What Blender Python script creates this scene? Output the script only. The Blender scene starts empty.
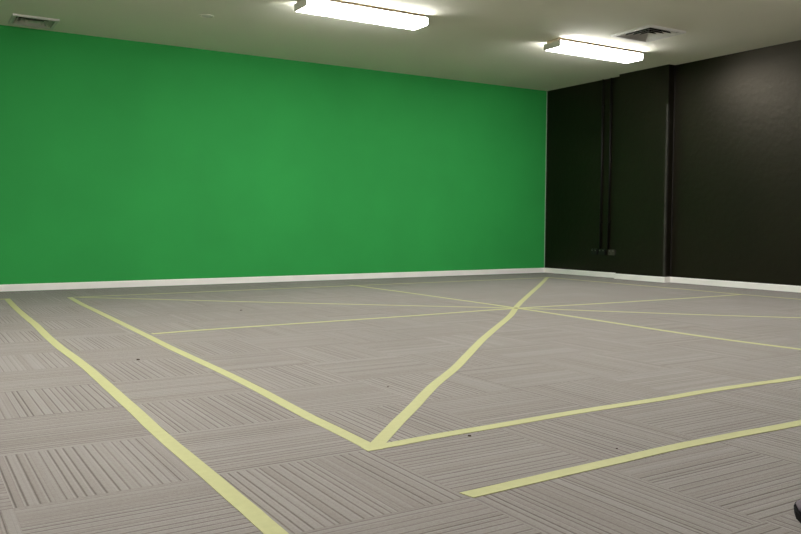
import bpy, bmesh, math, random
from mathutils import Vector, Matrix

sc = bpy.context.scene
col = sc.collection
CH = 2.641            # ceiling height
X0, Y0 = -12.4, -12.6  # far ends of the room (out of view)

# ------------------------------------------------------------------ helpers
def link(name, bm, m, parent=None, smooth=False):
    me = bpy.data.meshes.new(name)
    bmesh.ops.recalc_face_normals(bm, faces=bm.faces)
    bm.to_mesh(me); bm.free()
    o = bpy.data.objects.new(name, me); col.objects.link(o)
    for x in (m if isinstance(m, (list, tuple)) else [m]):
        me.materials.append(x)
    if smooth:
        for p in me.polygons: p.use_smooth = True
    if parent: o.parent = parent
    return o

def thing(name, label, cat, loc=(0, 0, 0), rz=0, group=None):
    o = bpy.data.objects.new(name, None); col.objects.link(o)
    o.empty_display_size = .1
    o.location = loc; o.rotation_euler = (0, 0, rz)
    return tag(o, label, cat, group)

def tag(o, label, cat, group=None):
    o['label'] = label; o['category'] = cat
    if group: o['group'] = group
    return o

def struct(o):
    o['kind'] = 'structure'; return o

def box(bm, a, b, mi=0, bevel=0):
    r = bmesh.ops.create_cube(bm, size=1)
    vs = r['verts']
    for v in vs:
        v.co = Vector([(a[i] + b[i]) / 2 + v.co[i] * abs(b[i] - a[i]) for i in range(3)])
    fs = {f for v in vs for f in v.link_faces}
    for f in fs: f.material_index = mi
    if bevel:
        es = list({e for v in vs for e in v.link_edges})
        bmesh.ops.bevel(bm, geom=es, offset=bevel, segments=2, affect='EDGES')

def ringstack(bm, rings, close=False, cap=True):
    """rings: lists of coordinates with equal count, joined by quads"""
    vr = [[bm.verts.new(c) for c in r] for r in rings]
    n = len(vr[0])
    prs = list(zip(vr, vr[1:]))
    if close: prs.append((vr[-1], vr[0]))
    for a, b in prs:
        for i in range(n):
            bm.faces.new((a[i], a[(i + 1) % n], b[(i + 1) % n], b[i]))
    if cap and not close:
        bm.faces.new(list(reversed(vr[0]))); bm.faces.new(vr[-1])

def sq(h, z): return [(-h, -h, z), (h, -h, z), (h, h, z), (-h, h, z)]
def circ(r, z, n=32): return [(r * math.cos(2 * math.pi * i / n), r * math.sin(2 * math.pi * i / n), z) for i in range(n)]

# ------------------------------------------------------------------ materials
class NT:
    def __init__(s, name):
        s.m = bpy.data.materials.new(name); s.m.use_nodes = True
        s.t = s.m.node_tree; s.b = s.t.nodes['Principled BSDF']
    def n(s, typ, **kw):
        x = s.t.nodes.new(typ)
        for k, v in kw.items():
            if k in x.inputs: x.inputs[k].default_value = v
            else: setattr(x, k, v)
        return x
    def l(s, a, b): s.t.links.new(a, b)
    def math(s, op, a, b=None, c=None, clamp=False):
        x = s.t.nodes.new('ShaderNodeMath'); x.operation = op; x.use_clamp = clamp
        for i, v in enumerate((a, b, c)):
            if v is None: continue
            if isinstance(v, (int, float)): x.inputs[i].default_value = v
            else: s.l(v, x.inputs[i])
        return x.outputs[0]
    def maprange(s, v, a, b, c, d, smooth=False):
        x = s.t.nodes.new('ShaderNodeMapRange')
        if smooth: x.interpolation_type = 'SMOOTHSTEP'
        s.l(v, x.inputs[0])
        for i, q in enumerate((a, b, c, d)): x.inputs[i + 1].default_value = q
        return x.outputs[0]

def plain(name, c, rough=.5, metal=0, spec=.5, noise=0, nscale=30, bump=0, bscale=200):
    k = NT(name)
    k.b.inputs['Roughness'].default_value = rough
    k.b.inputs['Metallic'].default_value = metal
    k.b.inputs['Specular IOR Level'].default_value = spec
    tc = k.n('ShaderNodeTexCoord')
    nz = k.n('ShaderNodeTexNoise', Scale=nscale, Detail=4.0)
    k.l(tc.outputs['Object'], nz.inputs['Vector'])
    mix = k.n('ShaderNodeMix', data_type='RGBA', blend_type='MULTIPLY')
    mix.inputs['Factor'].default_value = 1
    mix.inputs['A'].default_value = (*c, 1)
    v = k.maprange(nz.outputs['Fac'], .3, .7, 1 - noise, 1 + noise)
    cmb = k.n('ShaderNodeCombineColor')
    for i in range(3): k.l(v, cmb.inputs[i])
    k.l(cmb.outputs[0], mix.inputs['B'])
    k.l(mix.outputs['Result'], k.b.inputs['Base Color'])
    if bump:
        n2 = k.n('ShaderNodeTexNoise', Scale=bscale, Detail=3.0)
        k.l(tc.outputs['Object'], n2.inputs['Vector'])
        bp = k.n('ShaderNodeBump', Strength=bump, Distance=.002 if bump < .8 else .0032)
        k.l(n2.outputs['Fac'], bp.inputs['Height'])
        k.l(bp.outputs['Normal'], k.b.inputs['Normal'])
    return k.m

def carpet():
    k = NT('carpet_tile')
    T, GX, GY = .5, -7.8101, -6.8108
    tc = k.n('ShaderNodeTexCoord')
    sep = k.n('ShaderNodeSeparateXYZ'); k.l(tc.outputs['Object'], sep.inputs[0])
    x, y = sep.outputs[0], sep.outputs[1]
    fx = k.math('DIVIDE', k.math('SUBTRACT', x, GX), T)
    fy = k.math('DIVIDE', k.math('SUBTRACT', y, GY), T)
    ix, iy = k.math('FLOOR', fx), k.math('FLOOR', fy)
    par = k.math('FLOORED_MODULO', k.math('ADD', ix, iy), 2)      # 0: stripes run along y
    def pick(a, b):                                               # par ? b : a
        return k.math('ADD', k.math('MULTIPLY', a, k.math('SUBTRACT', 1, par)), k.math('MULTIPLY', b, par))
    u, v = pick(x, y), pick(y, x)
    h = k.n('ShaderNodeTexWhiteNoise', noise_dimensions='2D')
    cb = k.n('ShaderNodeCombineXYZ'); k.l(ix, cb.inputs[0]); k.l(iy, cb.inputs[1]); k.l(cb.outputs[0], h.inputs['Vector'])
    hv = h.outputs['Value']
    us = k.math('ADD', u, k.math('MULTIPLY', hv, 37.3))
    # irregular ridges: cells across the stripe direction
    def vor(scale, feature, off=0):
        q = k.n('ShaderNodeTexVoronoi', voronoi_dimensions='1D', feature=feature, Scale=scale, Randomness=1.0)
        k.l(us if off == 0 else k.math('ADD', us, off), q.inputs['W']); return q
    e1 = vor(38, 'DISTANCE_TO_EDGE').outputs['Distance']
    c1 = vor(38, 'F1').outputs['Color']
    e2 = vor(95, 'DISTANCE_TO_EDGE').outputs['Distance']
    sc1 = k.n('ShaderNodeSeparateColor'); k.l(c1, sc1.inputs[0])
    c2 = vor(95, 'F1').outputs['Color']
    sc2 = k.n('ShaderNodeSeparateColor'); k.l(c2, sc2.inputs[0])
    # noise stretched along the stripe
    def stretched(su, sv, det=2.0):
        c = k.n('ShaderNodeCombineXYZ')
        k.l(k.math('MULTIPLY', us, su), c.inputs[0]); k.l(k.math('MULTIPLY', v, sv), c.inputs[1])
        z = k.n('ShaderNodeTexNoise', Scale=1.0, Detail=det, noise_dimensions='2D'); k.l(c.outputs[0], z.inputs['Vector'])
        return z.outputs['Fac']
    wob = stretched(60, 14)
    line = k.maprange(k.math('ADD', e1, k.math('MULTIPLY', k.math('SUBTRACT', wob, .5), .05)), .0, LINE_W, 1, 0, True)
    strength = k.maprange(sc1.outputs[1], .15, .6, .25, 1)
    line = k.math('MULTIPLY', line, strength)
    lit = k.math('MULTIPLY', k.maprange(vor(38, 'DISTANCE_TO_EDGE', .0055).outputs['Distance'], 0, .13, 1, 0, True), strength)
    fine = k.maprange(e2, 0, .22, 1, 0, True)
    fine = k.math('MULTIPLY', fine, k.maprange(sc2.outputs[1], .3, .9, 0, 1))
    band = k.maprange(sc1.outputs[0], 0, 1, -1, 1)
    band2 = k.maprange(sc2.outputs[0], 0, 1, -1, 1)
    grain = k.maprange(stretched(420, 160, 3.0), .3, .7, -1, 1)
    fz = k.n('ShaderNodeTexNoise', Scale=95.0, Detail=3.0); k.l(tc.outputs['Object'], fz.inputs['Vector'])
    fuzz = k.maprange(fz.outputs['Fac'], .3, .7, -1, 1)
    blot = k.n('ShaderNodeTexNoise', Scale=2.2, Detail=3.0); k.l(tc.outputs['Object'], blot.inputs['Vector'])
    bl = k.maprange(blot.outputs['Fac'], .3, .7, -1, 1)
    tilev = k.maprange(hv, 0, 1, -1, 1)
    # seam between tiles
    def seam(f):
        fr = k.math('FRACT', f)
        d = k.math('MINIMUM', fr, k.math('SUBTRACT', 1, fr))
        return k.maprange(d, 0, .006, 1, 0, True)
    sm = k.math('MAXIMUM', seam(fx), seam(fy))
    val = k.math('ADD', 1, k.math('MULTIPLY', band, .06))
    for a, w in ((band2, .05), (grain, .05), (fuzz, .06), (bl, .03), (tilev, .015), (line, -.55), (lit, .17), (fine, -.11), (sm, -.06)):
        val = k.math('ADD', val, k.math('MULTIPLY', a, w))
    val = k.math('MAXIMUM', val, .3)
    warm = k.n('ShaderNodeMix', data_type='RGBA'); k.l(k.maprange(val, .55, 1.05, 0, 1), warm.inputs['Factor'])
    warm.inputs['A'].default_value = (*CARPET_DARK, 1); warm.inputs['B'].default_value = (*CARPET, 1)
    vm = k.n('ShaderNodeVectorMath', operation='SCALE'); k.l(warm.outputs['Result'], vm.inputs[0]); k.l(val, vm.inputs['Scale'])
    k.l(vm.outputs[0], k.b.inputs['Base Color'])
    k.b.inputs['Roughness'].default_value = .95
    k.b.inputs['Specular IOR Level'].default_value = .1
    k.b.inputs['Sheen Weight'].default_value = .12
    hgt = k.math('SUBTRACT', k.math('MULTIPLY', grain, .15), k.math('ADD', line, k.math('MULTIPLY', fine, .5)))
    bp = k.n('ShaderNodeBump', Strength=.5, Distance=.003); k.l(hgt, bp.inputs['Height'])
    k.l(bp.outputs['Normal'], k.b.inputs['Normal'])
    return k.m

LINE_W = .17
CARPET = (.243, .222, .200); CARPET_DARK = (.245, .206, .174)
LAMP = 46.0; LAMP_SIDE = .78

def wallpaint(name, c, rough, spec, noise, bump, bscale):
    return plain(name, c, rough, 0, spec, noise, 1.3, bump, bscale)

M = dict(
    carpet=carpet(),
    ceil=plain('ceiling_paint', (.76, .74, .615), .9, spec=.2, noise=.015, nscale=1.5),
    green=wallpaint('chroma_green_paint', (.029, .335, .066), .75, .25, .05, .12, 90),
    black=wallpaint('black_wall_paint', (.0056, .0050, .0027), .42, .35, .25, .9, 14),
    grey=wallpaint('grey_wall_paint', (.62, .61, .58), .8, .2, .03, .1, 90),
    white=plain('white_gloss_trim', (.91, .89, .83), .45, noise=.03, nscale=5),
    caulk=plain('pale_caulk', (.30, .42, .30), .7, noise=.1, nscale=12),
    blackcaulk=plain('dark_grey_caulk', (.016, .014, .011), .7, spec=.1, noise=.15, nscale=12),
    tape=plain('yellow_masking_tape', (.43, .425, .196), .6, spec=.3, noise=.04, nscale=40, bump=.25, bscale=300),
    vent=plain('white_powder_coated_metal', (.62, .60, .54), .5, noise=.03),
    duct=plain('black_duct_lining', (.006, .006, .005), .9),
    housing=plain('white_enamelled_steel', (.55, .47, .36), .5, noise=.03),
    endcap=plain('grey_end_cap_plastic', (.70, .70, .60), .5, noise=.03),
    conduit=plain('black_painted_conduit', (.007, .0062, .0045), .5, spec=.2),
    guard=plain('dark_grey_corner_guard', (.035, .033, .026), .6, spec=.25, noise=.25, nscale=6),
    plate=plain('black_outlet_plastic', (.008, .008, .006), .4, spec=.3),
    plategrey=plain('worn_grey_outlet_plastic', (.05, .049, .034), .5, spec=.3, noise=.2),
    switch=plain('pale_grey_switch_plastic', (.10, .10, .08), .5),
    slot=plain('outlet_slot_black', (.003, .003, .003), .8),
    upper=plain('purple_grey_shoe_leather', (.15, .115, .14), .45, noise=.15, nscale=60, bump=.2),
    sole=plain('black_shoe_rubber', (.004, .0035, .0035), .8, spec=.1),
    lace=plain('black_shoe_lace', (.012, .011, .012), .8),
    crumb=plain('brown_crumb', (.06, .04, .025), .9, noise=.3, nscale=300),
    darkmark=plain('dark_scuff', (.09, .085, .035), .9, noise=.2, nscale=300),
)
def lampmat():
    k = NT('lit_prismatic_diffuser')
    k.b.inputs['Base Color'].default_value = (.85, .85, .82, 1)
    k.b.inputs['Emission Color'].default_value = (1.0, .99, 1.0, 1)
    g = k.n('ShaderNodeNewGeometry'); sp = k.n('ShaderNodeSeparateXYZ'); k.l(g.outputs['Normal'], sp.inputs[0])
    down = k.maprange(sp.outputs[2], -1, 0, 1, LAMP_SIDE)          # the prismatic sides glow less than the face under the tubes
    k.l(k.math('MULTIPLY', down, LAMP), k.b.inputs['Emission Strength'])
    return k.m
M['lamp'] = lampmat()
M['black'].node_tree.nodes['Principled BSDF'].inputs['Specular Tint'].default_value = (1, .88, .66, 1)

# ------------------------------------------------------------------ setting
bm = bmesh.new(); box(bm, (X0 - .2, Y0 - .2, -.1), (.2, .2, 0)); struct(link('floor', bm, M['carpet']))
bm = bmesh.new(); box(bm, (X0 - .2, 0, 0), (.2, .2, CH)); struct(link('wall_back', bm, M['green']))
bm = bmesh.new(); box(bm, (0, Y0, 0), (.2, 0, CH)); struct(link('wall_right', bm, M['black']))
bm = bmesh.new(); box(bm, (X0 - .2, Y0, 0), (X0, 0, CH)); struct(link('wall_left', bm, M['grey']))
bm = bmesh.new(); box(bm, (X0 - .2, Y0 - .2, 0), (.2, Y0, CH)); struct(link('wall_front', bm, M['grey']))

VENTS = [(-1.555, -3.225, .26, 'square white air vent in the ceiling just behind the fluorescent light near the black wall'),
         (-6.885, -.345, .205, 'square air vent in the ceiling close above the left end of the green wall')]
bm = bmesh.new()   # ceiling with an opening over each vent
xs = sorted([X0 - .2, .2] + [v[0] + s * (v[2] - .03) for v in VENTS for s in (-1, 1)])
ys = sorted([Y0 - .2, .2] + [v[1] + s * (v[2] - .03) for v in VENTS for s in (-1, 1)])
gv = [[bm.verts.new((x, y, CH)) for y in ys] for x in xs]
for i in range(len(xs) - 1):
    for j in range(len(ys) - 1):
        cx, cy = (xs[i] + xs[i + 1]) / 2, (ys[j] + ys[j + 1]) / 2
        if any(abs(cx - v[0]) < v[2] - .03 and abs(cy - v[1]) < v[2] - .03 for v in VENTS): continue
        bm.faces.new((gv[i][j], gv[i + 1][j], gv[i + 1][j + 1], gv[i][j + 1]))
r = bmesh.ops.extrude_face_region(bm, geom=list(bm.faces))
bmesh.ops.translate(bm, verts=[g for g in r['geom'] if isinstance(g, bmesh.types.BMVert)], vec=(0, 0, .06))
struct(link('ceiling', bm, M['ceil']))

# pillar standing proud of the black wall
PX, PA, PB = -.110, -1.492, -2.283
bm = bmesh.new(); box(bm, (PX, PB, 0), (0, PA, CH)); struct(link('pillar', bm, M['black']))

# baseboards: a profile swept along the wall foot
def sweep(path, name, m):
    prof = [(0, .004), (.012, .004), (.012, .066), (.009, .074), (0, .074)]   # (distance from wall, height)
    bm = bmesh.new(); rings = []
    for i, p in enumerate(path):
        p = Vector(p)
        def nrm(a, b):
            d = (Vector(b) - Vector(a)).normalized(); return Vector((-d.y, d.x))
        ns = []
        if i > 0: ns.append(nrm(path[i - 1], path[i]))
        if i < len(path) - 1: ns.append(nrm(path[i], path[i + 1]))
        n = ns[0] if len(ns) == 1 else (ns[0] + ns[1]) / (1 + ns[0].dot(ns[1]))
        rings.append([(p.x + n.x * d, p.y + n.y * d, z) for d, z in prof])
    ringstack(bm, rings)
    return struct(link(name, bm, m))
sweep([(0, 0), (X0, 0)], 'baseboard_back', M['white'])
sweep([(0, Y0), (0, PB), (PX, PB), (PX, PA), (0, PA), (0, -.0122)], 'baseboard_right', M['white'])
sweep([(X0, -.013), (X0, Y0 + .013)], 'baseboard_left', M['white'])
sweep([(X0 + .0005, Y0), (-.013, Y0)], 'baseboard_front', M['white'])
# pale unpainted bead in the corner between green and black, and the grey bead where the pillar meets the wall
bm = bmesh.new(); box(bm, (-.010, -.008, .075), (0, 0, CH)); struct(link('trim_1', bm, M['caulk']))
bm = bmesh.new(); box(bm, (-.008, PB - .014, .075), (0, PB, CH)); struct(link('trim_2', bm, M['blackcaulk']))

# ------------------------------------------------------------------ ceiling lights
def make_light():
    t = thing('fluorescent_ceiling_light', '', 'ceiling light')
    L, Wd = 1.245, .245
    bm = bmesh.new(); box(bm, (-L / 2 + .004, -.083, -.0262), (L / 2 - .004, .083, 0)); box(bm, (-L / 2 + .004, -Wd / 2 - .001, -.0262), (L / 2 - .004, Wd / 2 + .001, -.0225)); link('housing', bm, M['housing'], t)
    bm = bmesh.new()    # wrap-around diffuser with softened lower edges
    prof = [(-Wd / 2, -.026), (-Wd / 2, -.080), (-Wd / 2 + .010, -.090), (Wd / 2 - .010, -.090), (Wd / 2, -.080), (Wd / 2, -.026)]
    ringstack(bm, [[(x, a, b) for a, b in prof] for x in (-L / 2 + .006, L / 2 - .006)])
    link('diffuser', bm, M['lamp'], t)
    for s in (-1, 1):
        bm = bmesh.new()
        pr = [(-Wd / 2 - .001, -.025), (-Wd / 2 - .001, -.081), (-Wd / 2 + .009, -.0915), (Wd / 2 - .009, -.0915), (Wd / 2 + .001, -.081), (Wd / 2 + .001, -.025)]
        ringstack(bm, [[(s * (L / 2 - .008), a, b) for a, b in pr], [(s * L / 2, a, b) for a, b in pr]])
        link('end_cap', bm, M['endcap'], t)
    return t
def dup(t, loc):
    r = t.copy(); col.objects.link(r); r.location = loc
    for ch in list(t.children):
        c = ch.copy(); col.objects.link(c); c.parent = r
    return r
LIGHTS = [(-4.43, -2.48, 'larger bright fluorescent ceiling light touching the top edge above the green wall'),
          (-1.545, -2.48, 'smaller bright fluorescent ceiling light close to the square vent and black pillar'),
          (-4.43, -5.9, 'unseen fluorescent ceiling light added over the taped square, left one'),  # this and all below: unseen lights added to brighten foreground and left side
          (-1.545, -5.9, 'unseen fluorescent ceiling light added beside the black wall'),
          (-7.31, -5.9, 'unseen fluorescent ceiling light added over the outer left tape'),
          (-7.31, -3.6, 'unseen fluorescent ceiling light added to brighten the left end of the green wall'),
          (-10.19, -5.9, 'unseen fluorescent ceiling light added at the far left'),
          (-8.7, -9.9, 'unseen fluorescent ceiling light added behind the camera')]
proto = make_light()
for i, (x, y, lab) in enumerate(LIGHTS):
    o = proto if i == 0 else dup(proto, (x, y, CH))
    o.location = (x, y, CH); tag(o, lab, 'ceiling light', 'fluorescent ceiling lights')

# ------------------------------------------------------------------ air vents
for (x, y, h, lab) in VENTS:
    t = thing('air_vent', lab, 'air vent', (x, y, CH), 0, 'ceiling air vents')
    bm = bmesh.new()
    a = h - .035
    ringstack(bm, [sq(h, 0), sq(h - .003, -.015), sq(h - .007, -.018), sq(a, -.016), sq(a - .003, .05), sq(a + .001, .05), sq(h - .031, 0)], close=True)
    link('frame', bm, M['vent'], t)
    n = 4
    for k in range(n):
        ro = a - .012 - k * (a - .02) / n
        ri = ro - .028
        bm = bmesh.new()
        if ri > .02:
            ringstack(bm, [sq(ro, -.014), sq(ri, .022), sq(ri - .0015, .0215), sq(ro - .002, -.0152)], close=True)
            bm.faces.ensure_lookup_table()
            for q in range(4): bm.faces[q].material_index = 1      # black put on the blade's upper side, standing in for shade
        else:
            ringstack(bm, [sq(ro, -.014), sq(.012, .018)], cap=True)
        link('louver', bm, [M['vent'], M['duct']], t)
    bm = bmesh.new()
    vs = [[bm.verts.new(c) for c in sq(q, z)] for q, z in ((h - .0315, .05), (h - .0315, .30))]
    for i in range(4): bm.faces.new((vs[0][i], vs[0][(i + 1) % 4], vs[1][(i + 1) % 4], vs[1][i]))
    bm.faces.new(vs[1])
    link('duct_box', bm, M['duct'], t)

# small round fitting on the ceiling
t = thing('round_ceiling_fitting', 'small flat round fitting on the ceiling above the left half of the green wall', 'ceiling fitting', (-5.535, -1.445, CH))
bm = bmesh.new(); ringstack(bm, [circ(.068, 0), circ(.0675, -.003), circ(.062, -.006), circ(.053, -.0055), circ(.050, -.001), circ(.050, 0)], close=True); link('rim', bm, M['ceil'], t, True)
bm = bmesh.new(); ringstack(bm, [circ(.0495, -.0002), circ(.0495, -.002)]); ringstack(bm, [circ(.022, -.002), circ(.021, -.004), circ(.012, -.005)]); link('center_plate', bm, M['vent'], t)

# ------------------------------------------------------------------ black wall fittings
def conduit(name, y, zb, lab):
    t = thing(name, lab, 'cable conduit', (0, y, zb), 0, 'wall conduits')
    bm = bmesh.new(); R = .0135
    ringstack(bm, [[(-R - .003 + R * math.cos(a * math.pi / 8), R * math.sin(a * math.pi / 8), z) for a in range(16)] for z in (0, CH - zb)])
    link('pipe', bm, M['conduit'], t, True)
    for z in (.35, 1.15, 1.9):
        bm = bmesh.new()
        out = [(-.0165 + (R + .002) * math.cos(a), (R + .002) * math.sin(a)) for a in [math.pi * (.5 + i / 10) for i in range(11)]]
        loop = [(0, .030), (-.003, .030), (-.003, R + .002)] + out[0:] + [(-.003, -R - .002), (-.003, -.030), (0, -.030)]
        ringstack(bm, [[(p[0], p[1], z) for p in loop], [(p[0], p[1], z + .018) for p in loop]])
        link('saddle_clip', bm, M['conduit'], t)
    return t
conduit('cable_conduit', -1.117, .385, 'thin black vertical conduit on the black wall, the one nearer the green wall')
conduit('cable_conduit', -1.262, .385, 'thin black vertical conduit on the black wall, the one nearer the pillar')

def outlet(y, mat, lab, gangs):
    t = thing('power_outlet', lab, 'power outlet', (0, y, .342), 0, 'power outlets')
    bm = bmesh.new(); box(bm, (-.034, -.058, -.037), (0, .058, .037), bevel=.003); link('cover_plate', bm, mat, t)
    for s in ((-1, 1) if gangs == 2 else (0,)):
        bm = bmesh.new(); box(bm, (-.038, s * .030 - .007, .012), (-.033, s * .030 + .007, .028), bevel=.001); link('switch', bm, M['switch'], t)
        bm = bmesh.new()
        for dy, dz, a in ((-.009, -.006, .5), (.009, -.006, -.5), (0, -.020, 0)):
            q = bmesh.ops.create_cube(bm, size=1)['verts']
            for v in q:
                c = Vector((v.co.x * .001, v.co.y * .0025, v.co.z * .009)); c.rotate(Matrix.Rotation(a, 3, 'X'))
                v.co = c + Vector((-.0343, s * .030 + dy, dz))
        link('pin_slots', bm, M['slot'], t)
    return t
outlet(-1.018, M['plate'], 'black power outlet low on the black wall, farthest from the pillar', 2)
outlet(-1.160, M['plate'], 'black power outlet low on the black wall, middle of the three', 2)
outlet(-1.336, M['plategrey'], 'greyish power outlet low on the black wall, tucked against the pillar', 2)

bm = bmesh.new()     # angle strip on the pillar's outer edge
L_ = [(PX - .002, PB - .002), (PX - .002, PB + .026), (PX, PB + .026), (PX, PB), (PX + .026, PB), (PX + .026, PB - .002)]
ringstack(bm, [[(a, b, z) for a, b in L_] for z in (.0762, 2.165)])
tag(link('corner_guard', bm, M['guard']), 'dark grey corner guard strip up the outer edge of the black pillar', 'corner guard')

# ------------------------------------------------------------------ floor tape
TW = .0485
tapes = []
def tape(pts, lab, w=TW, seed=0, ragged=.006):
    rnd = random.Random(seed + len(tapes) * 7)
    pts = [Vector(p) for p in pts]
    out = []                                   # smooth resample (Catmull-Rom)
    for i in range(len(pts) - 1):
        p0 = pts[i - 1] if i else pts[i] * 2 - pts[i + 1]
        p3 = pts[i + 2] if i + 2 < len(pts) else pts[i + 1] * 2 - pts[i]
        n = max(2, int((pts[i + 1] - pts[i]).length / .12))
        for j in range(n):
            s = j / n; a, b, c, d = p0, pts[i], pts[i + 1], p3
            out.append(.5 * ((2 * b) + (c - a) * s + (2 * a - 5 * b + 4 * c - d) * s * s + (3 * b - a - 3 * c + d) * s ** 3))
    out.append(pts[-1])
    bm = bmesh.new(); rings = []
    z0 = .0007 + len(tapes) * .00013
    for i, p in enumerate(out):
        d = (out[min(i + 1, len(out) - 1)] - out[max(i - 1, 0)]).normalized(); n = Vector((-d.y, d.x))
        j = rnd.uniform(-.0008, .0008)
        e = (d * rnd.uniform(-ragged, ragged), d * rnd.uniform(-ragged, ragged)) if i in (0, len(out) - 1) else (Vector((0, 0)),) * 2
        a, b = p + n * (w / 2 + j) + e[0], p - n * (w / 2 - j) + e[1]
        zz = z0 + rnd.uniform(0, .00008)
        rings.append([(a.x, a.y, zz), (b.x, b.y, zz), (b.x, b.y, .0002), (a.x, a.y, .0002)])
    ringstack(bm, rings)
    o = link('floor_tape', bm, M['tape']); tapes.append(o)
    return tag(o, lab, 'floor tape', 'yellow floor tapes')

tape([(-6.66, -.944), (-5.6, -.925), (-4.4, -.90), (-3.1, -.885), (-1.9, -.88), (-.69, -.855)], 'yellow tape line along the foot of the green wall, back side of the square')
tape([(-.675, -.84), (-.685, -1.978), (-.69, -2.85), (-.72, -3.792), (-.70, -4.6), (-.70, -5.7), (-.70, -6.80)], 'yellow tape line along the foot of the black wall, right side of the square')
tape([(-6.617, -.985), (-6.15, -1.42), (-5.396, -2.145), (-4.5, -2.96), (-3.655, -3.725), (-3.19, -4.24), (-2.711, -4.80), (-2.199, -5.33), (-1.5, -6.0), (-.72, -6.78)], 'yellow diagonal tape from the far left corner of the square through its centre')
tape([(-6.70, -3.835), (-6.2, -3.80), (-4.85, -3.785), (-3.656, -3.735), (-2.72, -3.775), (-1.402, -3.800), (-.715, -3.79)], 'yellow tape midline running across the square from its left side to the black wall')
tape([(-3.654, -.80), (-3.635, -2.032), (-3.645, -3.712), (-3.69, -4.729), (-3.735, -5.638), (-3.70, -6.268), (-3.68, -6.80)], 'yellow tape midline running from the green wall through the centre towards the camera')
tape([(-0.66, -0.80), (-1.712, -1.832), (-2.577, -2.666), (-3.312, -3.38), (-3.636, -3.705), (-4.028, -4.114), (-4.448, -4.513), (-4.787, -4.83), (-5.125, -5.155), (-5.522, -5.553), (-5.759, -5.788), (-6.104, -6.103), (-6.349, -6.353), (-6.53, -6.532), (-6.692, -6.697), (-6.795, -6.80)], 'wide looking yellow diagonal tape from the room corner to the near corner of the square')
tape([(-6.699, -0.95), (-6.722, -1.709), (-6.726, -2.248), (-6.733, -2.867), (-6.74, -3.374), (-6.747, -3.9), (-6.757, -4.411), (-6.758, -4.795), (-6.757, -5.128), (-6.758, -5.419), (-6.768, -5.832), (-6.78, -6.095), (-6.79, -6.335), (-6.792, -6.656), (-6.798, -6.825)], 'yellow tape line forming the left side of the square, right of the outer left line')
tape([(-6.822, -6.798), (-6.76, -6.795), (-6.653, -6.790), (-6.488, -6.780), (-6.319, -6.777), (-6.157, -6.772), (-5.984, -6.766), (-5.778, -6.764), (-5.567, -6.769), (-5.394, -6.770), (-5.219, -6.764), (-4.99, -6.764), (-4.762, -6.774), (-4.514, -6.785), (-3.0, -6.80), (-.70, -6.80)], 'yellow tape line forming the near side of the square, behind the nearest short-ended line')
tape([(-7.216, -0.825), (-7.246, -1.848), (-7.256, -2.584), (-7.261, -3.077), (-7.274, -3.475), (-7.283, -3.866), (-7.285, -4.268), (-7.280, -4.657), (-7.283, -5.019), (-7.292, -5.411), (-7.302, -5.845), (-7.312, -6.183), (-7.317, -6.448), (-7.320, -6.854), (-7.324, -7.131), (-7.327, -7.287), (-7.335, -7.6), (-7.34, -8.1)], 'outermost left yellow tape line running towards the camera, widest at the bottom edge')
tape([(-6.808, -7.303), (-6.761, -7.301), (-6.623, -7.297), (-6.473, -7.291), (-6.314, -7.287), (-6.228, -7.284), (-6.016, -7.275), (-5.804, -7.276), (-5.574, -7.282), (-5.329, -7.292), (-4.0, -7.30), (-1.0, -7.30)], 'nearest yellow tape line at the right, its loose cut end on the carpet')
tape([(-9.6, -.87), (-8.4, -.85), (-7.23, -.847)], 'yellow tape line leaving the top of the outer left line towards the left')

# ------------------------------------------------------------------ crumbs on the carpet
def crumb(x, y, s, lab, m='crumb', flat=.5, z=0):
    rnd = random.Random(int(x * 1000))
    bm = bmesh.new(); bmesh.ops.create_icosphere(bm, subdivisions=2, radius=s)
    for v in bm.verts:
        k = 1 + rnd.uniform(-.25, .25)
        v.co = Vector((v.co.x * k * 1.3, v.co.y * k * .8, max(v.co.z, -s * .6) * flat * k))
    zmin = min(v.co.z for v in bm.verts)
    for v in bm.verts: v.co += Vector((0, 0, -zmin))
    o = link('crumb', bm, M[m], None, True); o.location = (x, y, z)
    return tag(o, lab, 'crumb', 'crumbs on the floor')
crumb(-6.449, -6.835, .0055, 'brown crumb just under the near side tape of the square')
crumb(-6.144, -7.193, .0035, 'dark crumb on the carpet above the nearest tape line at right')
crumb(-7.015, -4.781, .007, 'dark crumb on the carpet between the two left tape lines')
crumb(-6.267, -6.008, .0035, 'dark crumb inside the square left of the wide diagonal tape')
crumb(-5.719, -2.793, .0065, 'dark crumb on the carpet in the far left part of the square')
crumb(-3.667, -3.744, .017, 'flat dark olive mark stuck on the tape crossing at the centre', 'darkmark', .12, .0023)

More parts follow.
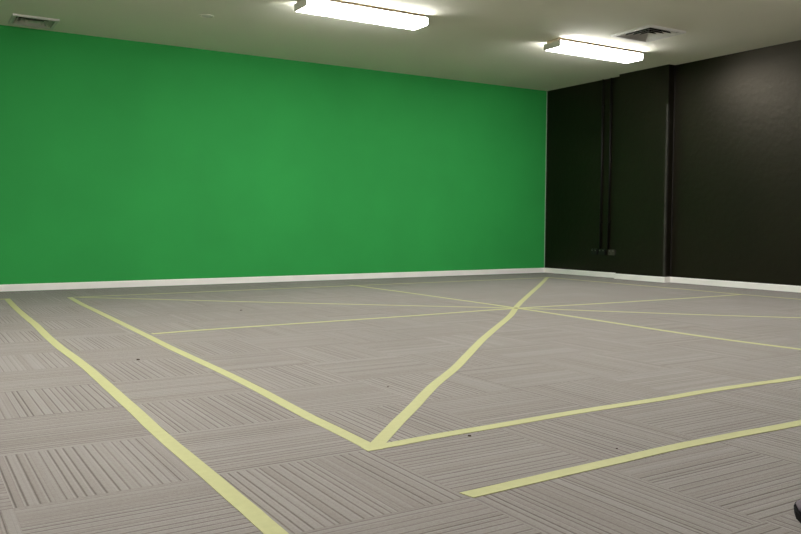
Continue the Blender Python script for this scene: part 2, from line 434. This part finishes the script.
# ------------------------------------------------------------------ shoe peeking in at the lower right
def shoe():
    ang = math.atan2(.71, .70) - math.pi / 2
    t = thing('shoe', 'dark shoe whose rounded purple-grey toe pokes in at the lower right corner', 'shoe', SHOE, ang)
    st = [  # along, half width left, half width right, upper height
        (.000, .018, .018, .050), (.010, .026, .026, .070), (.040, .033, .032, .088), (.080, .034, .033, .090), (.120, .037, .034, .080),
        (.160, .043, .038, .060), (.200, .047, .043, .043), (.235, .043, .042, .036), (.258, .034, .033, .033), (.273, .021, .020, .030), (.280, .007, .007, .026)]
    def loop(y, l, r, z0, z1, n=14, sh=1.0):
        c = []
        for i in range(n):
            a = 2 * math.pi * i / n
            x = math.cos(a); z = math.sin(a)
            sx = math.copysign(abs(x) ** .7, x); sz = math.copysign(abs(z) ** .7, z)
            taper = 1 - .35 * max(0, sz)
            c.append(((r if sx > 0 else l) * sx * taper * sh, y, (z0 + z1) / 2 + (z1 - z0) / 2 * sz))
        return c
    def toe(y): return max(0, (y - .20) / .08) ** 2 * .012
    bm = bmesh.new()
    ringstack(bm, [loop(y, l * 1.02, r * 1.02, .014 + toe(y) * .6, h) for y, l, r, h in st])
    link('upper', bm, M['upper'], t, True)
    bm = bmesh.new()
    rings = []
    for y, l, r, h in st:
        z0, z1 = toe(y), .019 + toe(y) * .3
        e = .005
        rings.append([(-l - e, y + (e if y > .27 else 0), z1), (-l - e + .002, y, z0), (r + e - .002, y, z0), (r + e, y + (e if y > .27 else 0), z1)])
    ringstack(bm, rings)
    link('sole', bm, M['sole'], t)
    for y, z in ((.125, .079), (.145, .0715), (.165, .0635)):
        bm = bmesh.new()
        rr = .0025
        ringstack(bm, [[(x, y + rr * math.cos(a * math.pi / 4), z + .001 - abs(x) * .25 + rr * math.sin(a * math.pi / 4)) for a in range(8)] for x in (-.022, -.011, 0, .011, .022)])
        link('lace', bm, M['lace'], t, True)
    bm = bmesh.new(); ringstack(bm, [[(q[0] * 1.02, .045 + q[1], .0905 - abs(q[1]) * .06) for q in [((.022 + k) * math.cos(a * math.pi / 8), (.038 + k) * math.sin(a * math.pi / 8)) for a in range(16)]] for k in (0, .006)], cap=False)
    link('collar', bm, M['lace'], t)
SHOE = (-6.137 - .7 * .28, -7.818 - .71 * .28, 0)
shoe()

# ------------------------------------------------------------------ world, camera
w = bpy.data.worlds.new('World'); sc.world = w; w.use_nodes = True
w.node_tree.nodes['Background'].inputs['Strength'].default_value = 0

f, yaw, pit, rol, cx, cy, cz = 807.36939, .55463, .05249, .00544, -8.02897, -8.94856, .69524
sy, cyw, sp, cp = math.sin(yaw), math.cos(yaw), math.sin(pit), math.cos(pit)
fw = Vector((sy * cp, cyw * cp, -sp)); r0 = Vector((cyw, -sy, 0)); u0 = r0.cross(fw)
rt = r0 * math.cos(rol) + u0 * math.sin(rol); up = -r0 * math.sin(rol) + u0 * math.cos(rol)
cam = bpy.data.cameras.new('camera'); co = bpy.data.objects.new('camera', cam); col.objects.link(co)
cam.sensor_fit = 'HORIZONTAL'; cam.sensor_width = 36; cam.lens = 36 * f / 801
cam.clip_start = .02
co.matrix_world = Matrix(((rt.x, up.x, -fw.x, cx), (rt.y, up.y, -fw.y, cy), (rt.z, up.z, -fw.z, cz), (0, 0, 0, 1)))
sc.camera = co

sc.view_settings.view_transform = 'Standard'; sc.view_settings.look = 'None'
sc.view_settings.gamma = 1; sc.view_settings.use_curve_mapping = False
sc.view_settings.exposure = 0
sc.cycles.use_denoising = True
sc.cycles.max_bounces = 12; sc.cycles.diffuse_bounces = 8
